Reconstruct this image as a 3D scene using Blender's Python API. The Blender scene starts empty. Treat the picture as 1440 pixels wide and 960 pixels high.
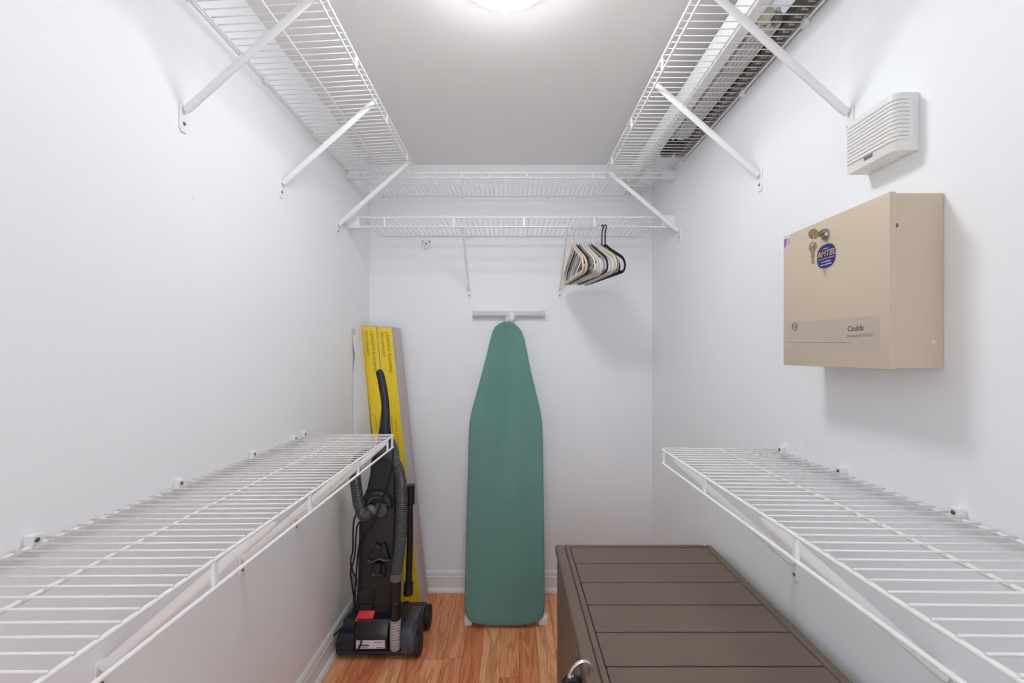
import bpy, bmesh, math, random
from mathutils import Vector, Matrix
random.seed(7)
S = bpy.context.scene
COL = S.collection
V = Vector

# ------------------------------------------------------------------ camera
CAMZ, F = 1.31, 600.0            # camera height in metres, focal length in pixels of the 1440 px frame
cd = bpy.data.cameras.new('camera'); cam = bpy.data.objects.new('camera', cd); COL.objects.link(cam)
cam.location = (0, 0, CAMZ); cam.rotation_euler = (math.pi/2, 0, 0)
cd.sensor_width = 36; cd.lens = 36*F/1440; cd.shift_y = 16/1440; cd.clip_start = 0.01
S.camera = cam
# ------------------------------------------------------------------ world and exposure
W = bpy.data.worlds.new('world'); S.world = W; W.use_nodes = True
W.node_tree.nodes['Background'].inputs[0].default_value = (0.85, 0.93, 1.0, 1)
W.node_tree.nodes['Background'].inputs[1].default_value = 2.75
S.view_settings.view_transform = 'Standard'; S.view_settings.look = 'None'
S.view_settings.exposure = -0.02; S.view_settings.gamma = 1.0
S.cycles.max_bounces = 10; S.cycles.diffuse_bounces = 8   # light bounces many times between white walls
LAMP_POWER = 40.0                # emission of the ceiling lamp's glass

XL, XR, YB, YF, ZC = -0.784, 0.773, 2.353, -1.10, 2.345   # the closet

# ------------------------------------------------------------------ helpers
def px(x, y, Y):                 # photo pixel at depth Y -> point
    return V(((x-720)*Y/F, Y, CAMZ-(y-496)*Y/F))
def pxX(x, y, X):                # photo pixel on the plane X = const
    Y = X*F/(x-720); return V((X, Y, CAMZ-(y-496)*Y/F))
def srgb(r, g, b):
    f = lambda c: (c/255/12.92) if c/255 <= 0.04045 else ((c/255+0.055)/1.055)**2.4
    return (f(r), f(g), f(b), 1)
MATS = {}
def mat(name, col, rough=0.5, metal=0.0, spec=0.5, bump=None, vary=None, emit=None, trans=0):
    if name in MATS: return MATS[name]
    m = bpy.data.materials.new(name); m.use_nodes = True; N = m.node_tree.nodes; L = m.node_tree.links
    p = N['Principled BSDF']; p.inputs['Base Color'].default_value = col
    p.inputs['Roughness'].default_value = rough; p.inputs['Metallic'].default_value = metal
    p.inputs['Specular IOR Level'].default_value = spec
    if trans: p.inputs['Transmission Weight'].default_value = trans
    if emit:
        p.inputs['Emission Color'].default_value = emit[0]; p.inputs['Emission Strength'].default_value = emit[1]
    if bump or vary:
        tc = N.new('ShaderNodeTexCoord')
    if bump:                     # (scale, strength, distance)
        n = N.new('ShaderNodeTexNoise'); n.inputs['Scale'].default_value = bump[0]; n.inputs['Detail'].default_value = 5
        b = N.new('ShaderNodeBump'); b.inputs['Strength'].default_value = bump[1]; b.inputs['Distance'].default_value = bump[2]
        L.new(tc.outputs['Object'], n.inputs['Vector']); L.new(n.outputs['Fac'], b.inputs['Height']); L.new(b.outputs['Normal'], p.inputs['Normal'])
    if vary:                     # (second colour, noise scale vector, lo, hi)
        mp = N.new('ShaderNodeMapping'); mp.inputs['Scale'].default_value = vary[1]
        n2 = N.new('ShaderNodeTexNoise'); n2.inputs['Scale'].default_value = 1; n2.inputs['Detail'].default_value = 6
        mr = N.new('ShaderNodeMapRange'); mr.inputs['From Min'].default_value = vary[2]; mr.inputs['From Max'].default_value = vary[3]
        mx = N.new('ShaderNodeMix'); mx.data_type = 'RGBA'
        mx.inputs[6].default_value = col; mx.inputs[7].default_value = vary[0]
        L.new(tc.outputs['Object'], mp.inputs['Vector']); L.new(mp.outputs['Vector'], n2.inputs['Vector'])
        L.new(n2.outputs['Fac'], mr.inputs['Value']); L.new(mr.outputs['Result'], mx.inputs[0]); L.new(mx.outputs[2], p.inputs['Base Color'])
    MATS[name] = m; return m

def root_of(o):
    while o.parent: o = o.parent
    return o
def link(name, me, parent=None):
    o = bpy.data.objects.new(name, me); COL.objects.link(o); o.parent = parent; return o
def obj(name, bm, m, parent=None, smooth=False, local=False, auto=None):
    if parent and not local:
        bmesh.ops.translate(bm, verts=bm.verts, vec=-root_of(parent).location)
    bmesh.ops.recalc_face_normals(bm, faces=bm.faces)
    if smooth:
        for f in bm.faces: f.smooth = True
    if auto:
        for f in bm.faces: f.smooth = True
        for e in bm.edges:
            if len(e.link_faces) == 2 and e.calc_face_angle(0) > math.radians(auto): e.smooth = False
    me = bpy.data.meshes.new(name); bm.to_mesh(me); bm.free(); me.materials.append(m)
    return link(name, me, parent)
def tag(o, label, cat, group=None):
    o['label'] = label; o['category'] = cat
    if group: o['group'] = group
    return o
def thing(name, loc, label, cat, group=None):
    o = link(name, None); o.location = loc; o.empty_display_size = 0.05
    return tag(o, label, cat, group)
def struct(name, bm, m, parent=None):
    o = obj(name, bm, m, parent); o['kind'] = 'structure'; return o
def B(): return bmesh.new()
def box(bm, x0, x1, y0, y1, z0, z1, bev=0, seg=2):
    r = bmesh.ops.create_cube(bm, size=1); vs = r['verts']
    for v in vs:
        v.co = V(((x0+x1)/2+v.co.x*(x1-x0), (y0+y1)/2+v.co.y*(y1-y0), (z0+z1)/2+v.co.z*(z1-z0)))
    if bev:
        es = list({e for v in vs for e in v.link_edges})
        bmesh.ops.bevel(bm, geom=es, offset=bev, segments=seg, affect='EDGES', profile=0.5)
    return bm
def tube(bm, pts, r, n=8, closed=False, cap=True, flat=None):
    pts = [V(p) for p in pts]; k = len(pts)
    rr = r if isinstance(r, (list, tuple)) else [r]*k
    up = None; rings = []
    for i, p in enumerate(pts):
        a = pts[(i-1) % k] if (closed or i > 0) else p
        b = pts[(i+1) % k] if (closed or i < k-1) else p
        t = (b-a).normalized()
        if up is None:
            up = V((0, 0, 1)) if abs(t.z) < 0.9 else V((1, 0, 0))
            if flat is not None: up = V(flat[0])
        s = t.cross(up)
        if s.length < 1e-5: s = t.orthogonal()
        s.normalize(); up = s.cross(t).normalized()
        fu = flat[1] if flat is not None else 1
        rings.append([bm.verts.new(p + (s*math.cos(q)+up*math.sin(q)*fu)*rr[i]) for q in [2*math.pi*j/n for j in range(n)]])
    m = k if closed else k-1
    for i in range(m):
        A, C = rings[i], rings[(i+1) % k]
        for j in range(n):
            bm.faces.new((A[j], A[(j+1) % n], C[(j+1) % n], C[j]))
    if cap and not closed:
        bm.faces.new(rings[0][::-1]); bm.faces.new(rings[-1])
    return bm
def cyl(bm, a, b, r, n=12, r2=None): return tube(bm, [a, b], [r, r2 if r2 is not None else r], n)
def prism(bm, pts, off, bev=0, seg=2):
    off = V(off); a = [bm.verts.new(V(p)) for p in pts]; b = [bm.verts.new(V(p)+off) for p in pts]; n = len(pts)
    fs = [bm.faces.new(a), bm.faces.new(b[::-1])]
    for i in range(n): fs.append(bm.faces.new((a[i], b[i], b[(i+1) % n], a[(i+1) % n])))
    if bev:
        bmesh.ops.recalc_face_normals(bm, faces=fs)
        es = list({e for f in fs[:2] for e in f.edges})
        bmesh.ops.bevel(bm, geom=es, offset=bev, segments=seg, affect='EDGES', profile=0.5, clamp_overlap=True)
    return bm
def lathe(bm, c, axis, prof, n=24):          # prof: (radius, height along axis)
    axis = V(axis).normalized(); s = axis.orthogonal().normalized(); t = axis.cross(s); c = V(c); rings = []
    for r, h in prof:
        if r < 1e-6: rings.append([bm.verts.new(c+axis*h)])
        else: rings.append([bm.verts.new(c+axis*h+(s*math.cos(q)+t*math.sin(q))*r) for q in [2*math.pi*j/n for j in range(n)]])
    for A, C in zip(rings, rings[1:]):
        for j in range(n):
            k = (j+1) % n
            if len(A) == 1 and len(C) == 1: continue
            if len(A) == 1: bm.faces.new((A[0], C[j], C[k]))
            elif len(C) == 1: bm.faces.new((A[j], A[k], C[0]))
            else: bm.faces.new((A[j], A[k], C[k], C[j]))
    return bm
def smooth_path(pts, sub=6):                 # Catmull-Rom
    P = [V(p) for p in pts]; P = [P[0]*2-P[1]] + P + [P[-1]*2-P[-2]]; out = []
    for i in range(1, len(P)-2):
        a, b, c, d = P[i-1:i+3]
        for k in range(sub):
            t = k/sub
            out.append(0.5*((2*b)+(c-a)*t+(2*a-5*b+4*c-d)*t*t+(3*b-a-3*c+d)*t**3))
    out.append(P[-2]); return out
def resample(pts, step):
    out = [pts[0]]; acc = 0
    for a, b in zip(pts, pts[1:]):
        L = (b-a).length; d = step-acc
        while d <= L: out.append(a+(b-a)*(d/L)); d += step
        acc = L-(d-step)
    return out
def text_bm(s, size, origin, right, up, extrude=0.0002, align='LEFT', shear=0, bold=0.0):
    c = bpy.data.curves.new('lettering', 'FONT'); c.body = s; c.size = size; c.align_x = align; c.align_y = 'CENTER'
    c.extrude = extrude; c.shear = shear; c.offset = bold; c.resolution_u = 2
    o = bpy.data.objects.new('lettering', c); me = bpy.data.meshes.new_from_object(o)
    bm = B(); bm.from_mesh(me); right = V(right).normalized(); up = V(up).normalized(); n = right.cross(up)
    for v in bm.verts: v.co = V(origin)+right*v.co.x+up*v.co.y+n*v.co.z
    bpy.data.objects.remove(o); bpy.data.meshes.remove(me); bpy.data.curves.remove(c)
    return bm

# ------------------------------------------------------------------ materials
M_WALL = mat('wall_paint', (0.885, 0.90, 0.925, 1), 0.55, bump=(90, 0.06, 0.002), vary=((0.87, 0.88, 0.90, 1), (2.2, 2.2, 2.2), 0.4, 0.75))
def add_scuffs(m):               # faint sparse scuff marks in the wall paint
    N = m.node_tree.nodes; L = m.node_tree.links; p = N['Principled BSDF']
    old = p.inputs['Base Color'].links[0].from_socket
    tc = N.new('ShaderNodeTexCoord'); mp = N.new('ShaderNodeMapping'); mp.inputs['Scale'].default_value = (26, 26, 15); mp.inputs['Rotation'].default_value = (0.5, 0.2, 0.3)
    n = N.new('ShaderNodeTexNoise'); n.inputs['Scale'].default_value = 1; n.inputs['Detail'].default_value = 3
    mr = N.new('ShaderNodeMapRange'); mr.inputs['From Min'].default_value = 0.755; mr.inputs['From Max'].default_value = 0.80; mr.inputs['To Max'].default_value = 0.35
    mx = N.new('ShaderNodeMix'); mx.data_type = 'RGBA'; mx.inputs[7].default_value = (0.42, 0.42, 0.44, 1)
    L.new(tc.outputs['Object'], mp.inputs['Vector']); L.new(mp.outputs['Vector'], n.inputs['Vector']); L.new(n.outputs['Fac'], mr.inputs['Value'])
    L.new(mr.outputs['Result'], mx.inputs[0]); L.new(old, mx.inputs[6]); L.new(mx.outputs[2], p.inputs['Base Color'])
add_scuffs(M_WALL)
M_CEIL = mat('ceiling_paint', (0.86, 0.845, 0.83, 1), 0.8, bump=(120, 0.05, 0.002))
M_TRIM = mat('trim_paint', (0.82, 0.82, 0.82, 1), 0.35)
M_WIRE = mat('shelf_vinyl', (0.86, 0.86, 0.86, 1), 0.3)
M_WHITEP = mat('white_plastic', (0.85, 0.85, 0.84, 1), 0.35)
M_SCREW = mat('screw_steel', (0.16, 0.16, 0.16, 1), 0.4, 0.6)
M_STEEL = mat('polished_steel', (0.75, 0.75, 0.74, 1), 0.22, 1.0)
M_BLACK = mat('black_plastic', (0.012, 0.012, 0.014, 1), 0.28)
M_CHAR = mat('charcoal_plastic', (0.018, 0.018, 0.021, 1), 0.42)
M_NAVY = mat('navy_plastic', (0.016, 0.017, 0.040, 1), 0.32)
M_HOSE = mat('hose_vinyl', (0.065, 0.066, 0.068, 1), 0.32)
M_RUB = mat('black_rubber', (0.01, 0.01, 0.01, 1), 0.6)

# ------------------------------------------------------------------ the closet shell
T = 0.1
struct('wall_left', box(B(), XL-T, XL, YF-T, YB+T, 0, ZC), M_WALL)
struct('wall_right', box(B(), XR, XR+T, YF-T, YB+T, 0, ZC), M_WALL)
struct('wall_back', box(B(), XL, XR, YB, YB+T, 0, ZC), M_WALL)
b = B(); box(b, XL, -0.42, YF-T, YF, 0, ZC); box(b, 0.42, XR, YF-T, YF, 0, ZC); box(b, -0.42, 0.42, YF-T, YF, 2.06, ZC)
struct('wall_front', b, M_WALL)  # unseen wall, set well back so world light through its doorway spreads evenly
struct('ceiling', box(B(), XL-T, XR+T, YF-T, YB+T, ZC, ZC+T), M_CEIL)
# oak strip floor
def wood_floor_mat():
    m = bpy.data.materials.new('oak_floor'); m.use_nodes = True; N = m.node_tree.nodes; L = m.node_tree.links
    p = N['Principled BSDF']; p.inputs['Roughness'].default_value = 0.38
    tc = N.new('ShaderNodeTexCoord'); oi = N.new('ShaderNodeObjectInfo')
    add = N.new('ShaderNodeVectorMath'); add.operation = 'ADD'
    mul = N.new('ShaderNodeVectorMath'); mul.operation = 'SCALE'; mul.inputs[0].default_value = (13, 7, 5); L.new(oi.outputs['Random'], mul.inputs['Scale'])
    L.new(tc.outputs['Object'], add.inputs[0]); L.new(mul.outputs[0], add.inputs[1])
    mp = N.new('ShaderNodeMapping'); mp.inputs['Scale'].default_value = (22, 2.2, 10); L.new(add.outputs[0], mp.inputs['Vector'])
    w = N.new('ShaderNodeTexNoise'); w.inputs['Scale'].default_value = 1.0; w.inputs['Detail'].default_value = 3; w.inputs['Distortion'].default_value = 0.7
    L.new(mp.outputs[0], w.inputs['Vector'])
    sn = N.new('ShaderNodeMath'); sn.operation = 'MULTIPLY'; sn.inputs[1].default_value = 26; L.new(w.outputs['Fac'], sn.inputs[0])
    sn2 = N.new('ShaderNodeMath'); sn2.operation = 'SINE'; L.new(sn.outputs[0], sn2.inputs[0])
    mp2 = N.new('ShaderNodeMapping'); mp2.inputs['Scale'].default_value = (260, 9, 60); L.new(add.outputs[0], mp2.inputs['Vector'])
    g = N.new('ShaderNodeTexNoise'); g.inputs['Scale'].default_value = 1; g.inputs['Detail'].default_value = 4; L.new(mp2.outputs[0], g.inputs['Vector'])
    r1 = N.new('ShaderNodeValToRGB'); e = r1.color_ramp.elements
    e[0].position = 0.0; e[0].color = srgb(222, 134, 90); e[1].position = 1.0; e[1].color = srgb(250, 186, 138)
    k = r1.color_ramp.elements.new(0.5); k.color = srgb(236, 156, 108)
    L.new(oi.outputs['Random'], r1.inputs['Fac'])
    dk = N.new('ShaderNodeMix'); dk.data_type = 'RGBA'; dk.blend_type = 'MULTIPLY'; dk.inputs[7].default_value = (0.55, 0.42, 0.34, 1)
    mr = N.new('ShaderNodeMapRange'); mr.inputs['From Min'].default_value = 0.1; mr.inputs['From Max'].default_value = 1.0; mr.inputs['To Max'].default_value = 0.55
    L.new(sn2.outputs[0], mr.inputs['Value']); L.new(mr.outputs[0], dk.inputs[0]); L.new(r1.outputs['Color'], dk.inputs[6])
    d2 = N.new('ShaderNodeMix'); d2.data_type = 'RGBA'; d2.blend_type = 'MULTIPLY'; d2.inputs[7].default_value = (0.62, 0.50, 0.42, 1)
    m3 = N.new('ShaderNodeMapRange'); m3.inputs['From Min'].default_value = 0.48; m3.inputs['From Max'].default_value = 0.72; m3.inputs['To Max'].default_value = 0.8
    L.new(g.outputs['Fac'], m3.inputs['Value']); L.new(m3.outputs[0], d2.inputs[0]); L.new(dk.outputs[2], d2.inputs[6])
    L.new(d2.outputs[2], p.inputs['Base Color']); return m
M_OAK = wood_floor_mat()
floor = struct('floor', box(B(), XL-T, XR+T, YF-T, YB+T, -0.06, -0.012), mat('subfloor', srgb(70, 40, 25), 0.9))
pw = 0.0815; x = XL; i = 0; random.seed(3)
while x < XR-0.002:
    y = YF-random.uniform(0, 0.9)
    if i == 7: y = YF-0.3
    while y < YB:
        ln = random.uniform(0.7, 1.5); a, c = max(y, YF-T), min(y+ln, YB)
        if c-a > 0.01:
            x1 = min(x+pw, XR)
            bb = box(B(), x+0.0004, x1-0.0004, a+0.0004, c-0.0004, -0.012, 0.0, 0.0006, 1)
            o = obj('floor_plank', bb, M_OAK, floor)
        y += ln
    x += pw; i += 1
# baseboards with a shoe moulding
def baseboard(name, pos, a, c):              # pos(along, out, z)
    prof = [(0, 0), (0.013, 0), (0.013, 0.082), (0.0105, 0.087), (0.0105, 0.098), (0.008, 0.104), (0.0045, 0.110), (0, 0.114)]
    bb = prism(B(), [pos(a, o, z) for o, z in prof], pos(c, 0, 0)-pos(a, 0, 0))
    o = struct(name, bb, M_TRIM)
    sp = [(0.013, 0.0)] + [(0.013+0.014*math.cos(q), 0.022*math.sin(q)) for q in [k*math.pi/10 for k in range(6)]]
    obj('shoe_moulding', prism(B(), [pos(a, u, z) for u, z in sp], pos(c, 0, 0)-pos(a, 0, 0)), M_TRIM, o)
baseboard('baseboard_left', lambda s, o, z: V((XL+o, s, z)), YF, YB)
baseboard('baseboard_right', lambda s, o, z: V((XR-o, s, z)), YF, YB)
baseboard('baseboard_back', lambda s, o, z: V((s, YB-o, z)), XL+0.0135, XR-0.0135)

# ------------------------------------------------------------------ ceiling light
L0 = V((-0.016, 1.094, ZC))
t = thing('ceiling_light', L0, 'round white glass flush-mount ceiling light, switched on', 'ceiling light')
obj('mounting_ring', lathe(B(), L0, (0, 0, -1), [(0, 0), (0.147, 0), (0.15, 0.004), (0.15, 0.030), (0.147, 0.034), (0.142, 0.034), (0.142, 0.028), (0, 0.028)], 48), M_WHITEP, t, auto=35)
M_GLOW = mat('lit_glass', (0.9, 0.9, 0.9, 1), 0.3, emit=((0.93, 0.975, 1.0, 1), LAMP_POWER))
obj('glass_dome', lathe(B(), L0+V((0, 0, -0.030)), (0, 0, -1), [(0.14*math.cos(q), 0.065*math.sin(q)) for q in [k*math.pi/2/12 for k in range(12)]]+[(0, 0.065)], 48), M_GLOW, t, smooth=True)
obj('finial', lathe(B(), L0+V((0, 0, -0.094)), (0, 0, -1), [(0, 0), (0.008, 0), (0.009, 0.005), (0.005, 0.011), (0, 0.012)], 16), M_STEEL, t, smooth=True)

# ------------------------------------------------------------------ wire shelves
WR, RR = 0.0016, 0.0034
def shelf(label, pos, s0, s1, zw, zf, depth, zlip, ties, braces, clips, ends=(False, False), mid=0.168, clip_up=True):
    t = thing('wire_shelf', pos((s0+s1)/2, 0, zw), label, 'shelf', 'white vinyl-coated wire shelves')
    base = t.location.copy()
    zat = lambda d: zw+(zf-zw)*d/depth
    # cross wires: one shared mesh
    bm = B(); d0, d1 = 0.006, depth+0.002
    pts = [pos(0, d0, zat(d0)), pos(0, d1, zat(d1))]
    o0 = pos(0, 0, 0); tube(bm, [p-o0 for p in pts], WR, 6)
    for f in bm.faces: f.smooth = len(f.verts) == 4
    me = bpy.data.meshes.new('wire'); bm.to_mesh(me); bm.free(); me.materials.append(M_WIRE)
    n = int(round((s1-s0)/0.0254))
    for k in range(n+1):
        o = link('wire', me, t); o.location = pos(s1-k*(s1-s0)/n, 0, 0)-base
    for nm, d, z in (('back_rod', 0.010, zat(0.01)-WR-RR), ('middle_rod', mid, zat(mid)-WR-RR), ('front_rod', depth, zf-WR-RR), ('lip_rod', depth+0.001, zlip)):
        obj(nm, cyl(B(), pos(s0, d, z), pos(s1, d, z), RR, 10), M_WIRE, t, auto=40)
    for s in ties:
        bm = B(); a, c = pos(s-0.0045, depth-0.004, zlip), pos(s+0.0045, depth+0.0022, zf-WR)
        box(bm, min(a.x, c.x), max(a.x, c.x), min(a.y, c.y), max(a.y, c.y), zlip-0.002, zf-WR, 0.001, 1)
        obj('lip_tie', bm, M_WIRE, t)
    for s, zb in braces:
        a, c = pos(s, 0.007, zb), (pos(s, depth-0.020, zf-0.026) if clip_up else pos(s, depth-0.014, zlip+0.005))
        along = pos(s+1, 0, 0)-pos(s, 0, 0)
        e = pos(s, depth-0.004, zf-0.0115) if clip_up else pos(s, depth-0.0015, zlip+0.016)
        br = obj('brace', tube(B(), [a, a+(c-a)*0.03, a+(c-a)*0.5, c, e], [0.0085, 0.0105, 0.0105, 0.0095, 0.006], 12, flat=(along, 0.55)), M_WIRE, t, auto=45)
        q = []
        for u, z in ((-0.012, 0.012), (0.012, 0.012), (0.012, -0.042), (0.007, -0.051), (-0.007, -0.051), (-0.012, -0.042)):
            q.append(pos(s+u, 0.0002, zb+z))
        obj('foot_plate', prism(B(), q, pos(s, 0.004, 0)-pos(s, 0, 0), 0.0012, 1), M_WIRE, br)
        ax = (pos(s, 1, 0)-pos(s, 0, 0))
        obj('screw', lathe(B(), pos(s, 0.004, zb-0.030), ax, [(0, 0), (0.0045, 0), (0.0042, 0.0015), (0.002, 0.0025), (0, 0.0025)], 10), M_SCREW, br, smooth=True)
    sg = 1 if clip_up else -1
    for s in clips:
        a, c = pos(s-0.009, 0.0002, 0), pos(s+0.009, 0.014, 0)
        bm = B(); z0, z1 = sorted((zw-sg*0.010, zw+sg*0.014))
        box(bm, min(a.x, c.x), max(a.x, c.x), min(a.y, c.y), max(a.y, c.y), z0, z1, 0.002, 2)
        cl = obj('wall_clip', bm, M_WHITEP, t)
        ax = (pos(s, 1, 0)-pos(s, 0, 0))
        obj('screw', lathe(B(), pos(s, 0.014, zw+sg*0.005), ax, [(0, 0), (0.004, 0), (0.0036, 0.0014), (0, 0.0018)], 10), M_SCREW if clip_up else M_WHITEP, cl, smooth=True)
    for on, s, sg2 in ((ends[0], s0, -1), (ends[1], s1, 1)):
        if on is False: continue
        w = on                                # side wall coordinate
        bm = B(); 
        pr = [(depth+0.008, zf+0.004), (depth+0.008, zlip-0.008), (depth-0.03, zlip-0.008), (depth-0.075, zf-0.012), (depth-0.075, zf+0.004)]
        prism(bm, [pos(w-sg2*0.0004, d, z) for d, z in pr], pos(w-sg2*0.007, 0, 0)-pos(w-sg2*0.0004, 0, 0), 0.001, 1)
        pr2 = [(depth+0.008, zf+0.003), (depth+0.008, zlip-0.006), (depth-0.020, zlip-0.006), (depth-0.020, zf+0.003)]
        prism(bm, [pos(w-sg2*0.007, d, z) for d, z in pr2], pos(s-sg2*0.006, 0, 0)-pos(w-sg2*0.007, 0, 0), 0.001, 1)
        obj('end_bracket', bm, M_WHITEP, t)
    return t
posL = lambda s, d, z: V((XL+d, s, z))
posR = lambda s, d, z: V((XR-d, s, z))
posB = lambda s, d, z: V((s, YB-d, z))
S0 = -0.30
shelf('empty upper wire shelf on the left wall, three diagonal braces below it', posL, S0, 2.012, 2.172, 2.190, 0.324, 2.150,
      [1.878, 1.571, 1.26, 0.95, 0.64, 0.33, 0.02], [(1.912, 1.885), (1.447, 1.885), (1.015, 1.885), (0.55, 1.885), (0.1, 1.885)],
      [1.98, 1.68, 1.344, 1.023, 0.7, 0.4, 0.1], clip_up=False)
shelf('upper wire shelf on the right wall holding long white blind parts', posR, S0, 2.005, 2.177, 2.179, 0.333, 2.132,
      [1.882, 1.574, 1.251, 0.94, 0.63, 0.32, 0.01], [(1.965, 1.872), (1.326, 1.862), (0.975, 1.857), (0.5, 1.86), (0.05, 1.86)],
      [1.93, 1.42, 1.115, 0.78, 0.45, 0.12], clip_up=False)
shelf('higher of the two wire shelves on the back wall, close under the ceiling', posB, XL+0.056, XR-0.056, 2.178, 2.168, 0.330, 2.141,
      [-0.55, -0.24, 0.07, 0.38], [], [-0.714, -0.273, 0.196, 0.686], (XL, XR), clip_up=False)
shelf('lower of the two wire shelves on the back wall, with hangers on its front rod', posB, XL+0.056, XR-0.056, 1.958, 1.957, 0.330, 1.907,
      [-0.604, -0.277, 0.057, 0.391], [(-0.236, 1.655), (0.263, 1.655)], [-0.585, -0.244, 0.049, 0.658], (XL, XR), clip_up=False)
shelf('low wire shelf on the left wall, its end in front of the vacuum cleaner', posL, S0, 1.600, 1.002, 1.004, 0.337, 0.957,
      [1.594, 1.535, 1.243, 0.945, 0.6425, 0.33, 0.02], [(1.542, 0.712), (1.235, 0.712), (0.81, 0.712), (0.3, 0.712)],
      [1.592, 1.520, 1.278, 0.9945, 0.692, 0.35, 0.02])
shelf('low wire shelf on the right wall above the brown deck box', posR, S0, 1.235, 1.031, 1.034, 0.337, 0.991,
      [1.229, 0.968, 0.656, 0.34, 0.03], [(1.163, 0.737), (0.752, 0.737), (0.3, 0.737)],
      [1.211, 0.993, 0.734, 0.4, 0.1])

# ------------------------------------------------------------------ deck box
M_BOX = mat('brown_resin', srgb(116, 97, 84), 0.5, bump=(220, 0.12, 0.001), vary=(srgb(108, 90, 78), (3, 3, 3), 0.35, 0.7))
bx0, bx1, by0, by1, bz = 0.160, 0.7385, 0.25, 1.584, 0.60
t = thing('deck_box', (0.45, 0.9, 0), 'brown resin deck box with a plank-patterned lid, standing on the floor', 'storage box')
body = obj('body', box(B(), bx0+0.006, bx1-0.006, by0+0.006, by1-0.004, 0.0, 0.566, 0.008, 2), M_BOX, t)
for k in range(5):                            # raised boards on the left face
    z0 = 0.02+k*0.108
    obj('side_board', box(B(), bx0+0.002, bx0+0.012, by0+0.05, by1-0.05, z0, z0+0.103, 0.002, 1), M_BOX, body)
lid = obj('lid', box(B(), bx0+0.02, bx1-0.02, by0+0.02, by1-0.015, 0.566, 0.588), M_BOX, t)
obj('lid_rail', box(B(), bx0, 0.1965, by0, by1, 0.568, 0.6, 0.008, 3), M_BOX, lid, auto=40)
obj('lid_rail', box(B(), 0.1960, 0.211, by0+0.002, by1-0.002, 0.568, 0.6005, 0.0022, 2), M_BOX, lid, auto=40)
obj('lid_rail', box(B(), 0.712, bx1, by0, by1, 0.568, 0.6, 0.008, 3), M_BOX, lid, auto=40)
obj('lid_rail', box(B(), 0.2125, 0.7105, by1-0.020, by1, 0.568, 0.5995, 0.004, 2), M_BOX, lid, auto=40)
edges = [1.562-0.1185*k for k in range(12)]
for a, c in zip(edges, edges[1:]):
    obj('lid_plank', box(B(), 0.2135, 0.7095, max(c+0.0022, by0), a-0.0022, 0.570, 0.5985, 0.002, 2), M_BOX, lid)
# latch recess in the lid edge and two tabs
obj('latch', box(B(), bx0-0.004, bx0+0.004, 1.030, 1.085, 0.548, 0.580, 0.002, 1), M_BOX, t)
obj('latch_tab', box(B(), bx0-0.006, bx0+0.004, 0.99, 1.028, 0.540, 0.566, 0.002, 1), M_BOX, t)
hy = 0.95
obj('hasp', box(B(), bx0+0.008, bx0+0.030, hy-0.02, hy+0.02, 0.594, 0.6025, 0.003, 1), M_BOX, t)
# padlock through the hasp
t = thing('padlock', (bx0-0.026, hy, 0.545), 'black padlock with a steel shackle hung on the brown deck box', 'padlock')
c0 = V((bx0-0.026, hy, 0.567))
obj('lock_body', lathe(B(), c0-V((0, 0.009, 0)), (0, 1, 0), [(0, 0), (0.020, 0), (0.0245, 0.004), (0.0245, 0.014), (0.020, 0.018), (0, 0.018)], 28), M_BLACK, t, auto=40)
arc = smooth_path([c0+V((-0.004, 0, 0.020)), c0+V((0.000, 0, 0.038)), c0+V((0.016, 0, 0.054)), c0+V((0.034, 0, 0.054)), c0+V((0.043, 0, 0.040)), c0+V((0.042, 0, 0.030))], 6)
obj('shackle', tube(B(), arc, 0.0042, 10), M_STEEL, t, smooth=True)
obj('collar', cyl(B(), c0+V((-0.007, 0, 0.012)), c0+V((-0.003, 0, 0.026)), 0.0065, 12), M_STEEL, t, auto=40)

# ------------------------------------------------------------------ ironing board leaning on the back wall
y0, y1b, zt = 2.030, 2.262, 1.475
vdir = V((0, y1b-y0, zt)).normalized(); nrm = V((0, -vdir.z, vdir.y))   # nrm points to the camera
org = V((0, y0, 0.006))
def on_board(x, y, off=0.0):
    o = V((0, 0, CAMZ)); d = V(((x-720)/F, 1, -(y-496)/F)); q = (org+nrm*off-o).dot(nrm)/d.dot(nrm); return o+d*q
left = [(915, 97), (908, 82), (898, 73), (885, 68.5), (860, 66.5), (800, 67), (700, 69.5), (600, 72.5), (500, 75.5), (400, 78), (350, 80.5), (320, 85), (300, 90.5), (250, 104), (200, 117), (150, 130), (110, 139.5), (90, 145.5), (78, 152), (69, 163)]
right = [(69, 207), (78, 218), (90, 227), (110, 235), (150, 243), (200, 252.5), (250, 265), (300, 277), (320, 281), (350, 285), (400, 287), (500, 288.5), (600, 290), (700, 291), (800, 292), (860, 292.5), (885, 290), (898, 285), (908, 277), (915, 263)]
outline = [(620+cx/2, 420+cy/2) for cy, cx in [(921, 140)]+left+[(63.5, 175), (62.5, 185), (63.5, 196)]+right+[(921, 220)]]
t = thing('ironing_board', (0, 2.1, 0), 'folded ironing board with a green cover leaning upright on the back wall', 'ironing board')
M_GREEN = mat('green_cotton', srgb(106, 146, 138), 0.85, spec=0.2, bump=(500, 0.25, 0.0008), vary=(srgb(98, 137, 130), (9, 9, 2), 0.35, 0.7))
cpts = [on_board(x, y, 0.012) for x, y in outline]
cen = sum(cpts, V())/len(cpts)
bm = B(); loops = []
for ins, off in ((1.0, -0.026), (1.0, -0.010), (0.995, -0.004), (0.975, -0.0008), (0.92, 0.0)):
    ring = []
    for p in cpts:
        d = p-cen; L = d.length; ring.append(bm.verts.new(cen+d*(1-(1-ins)*0.32/max(L, 0.1))+nrm*off))
    loops.append(ring)
n = len(cpts)
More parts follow.
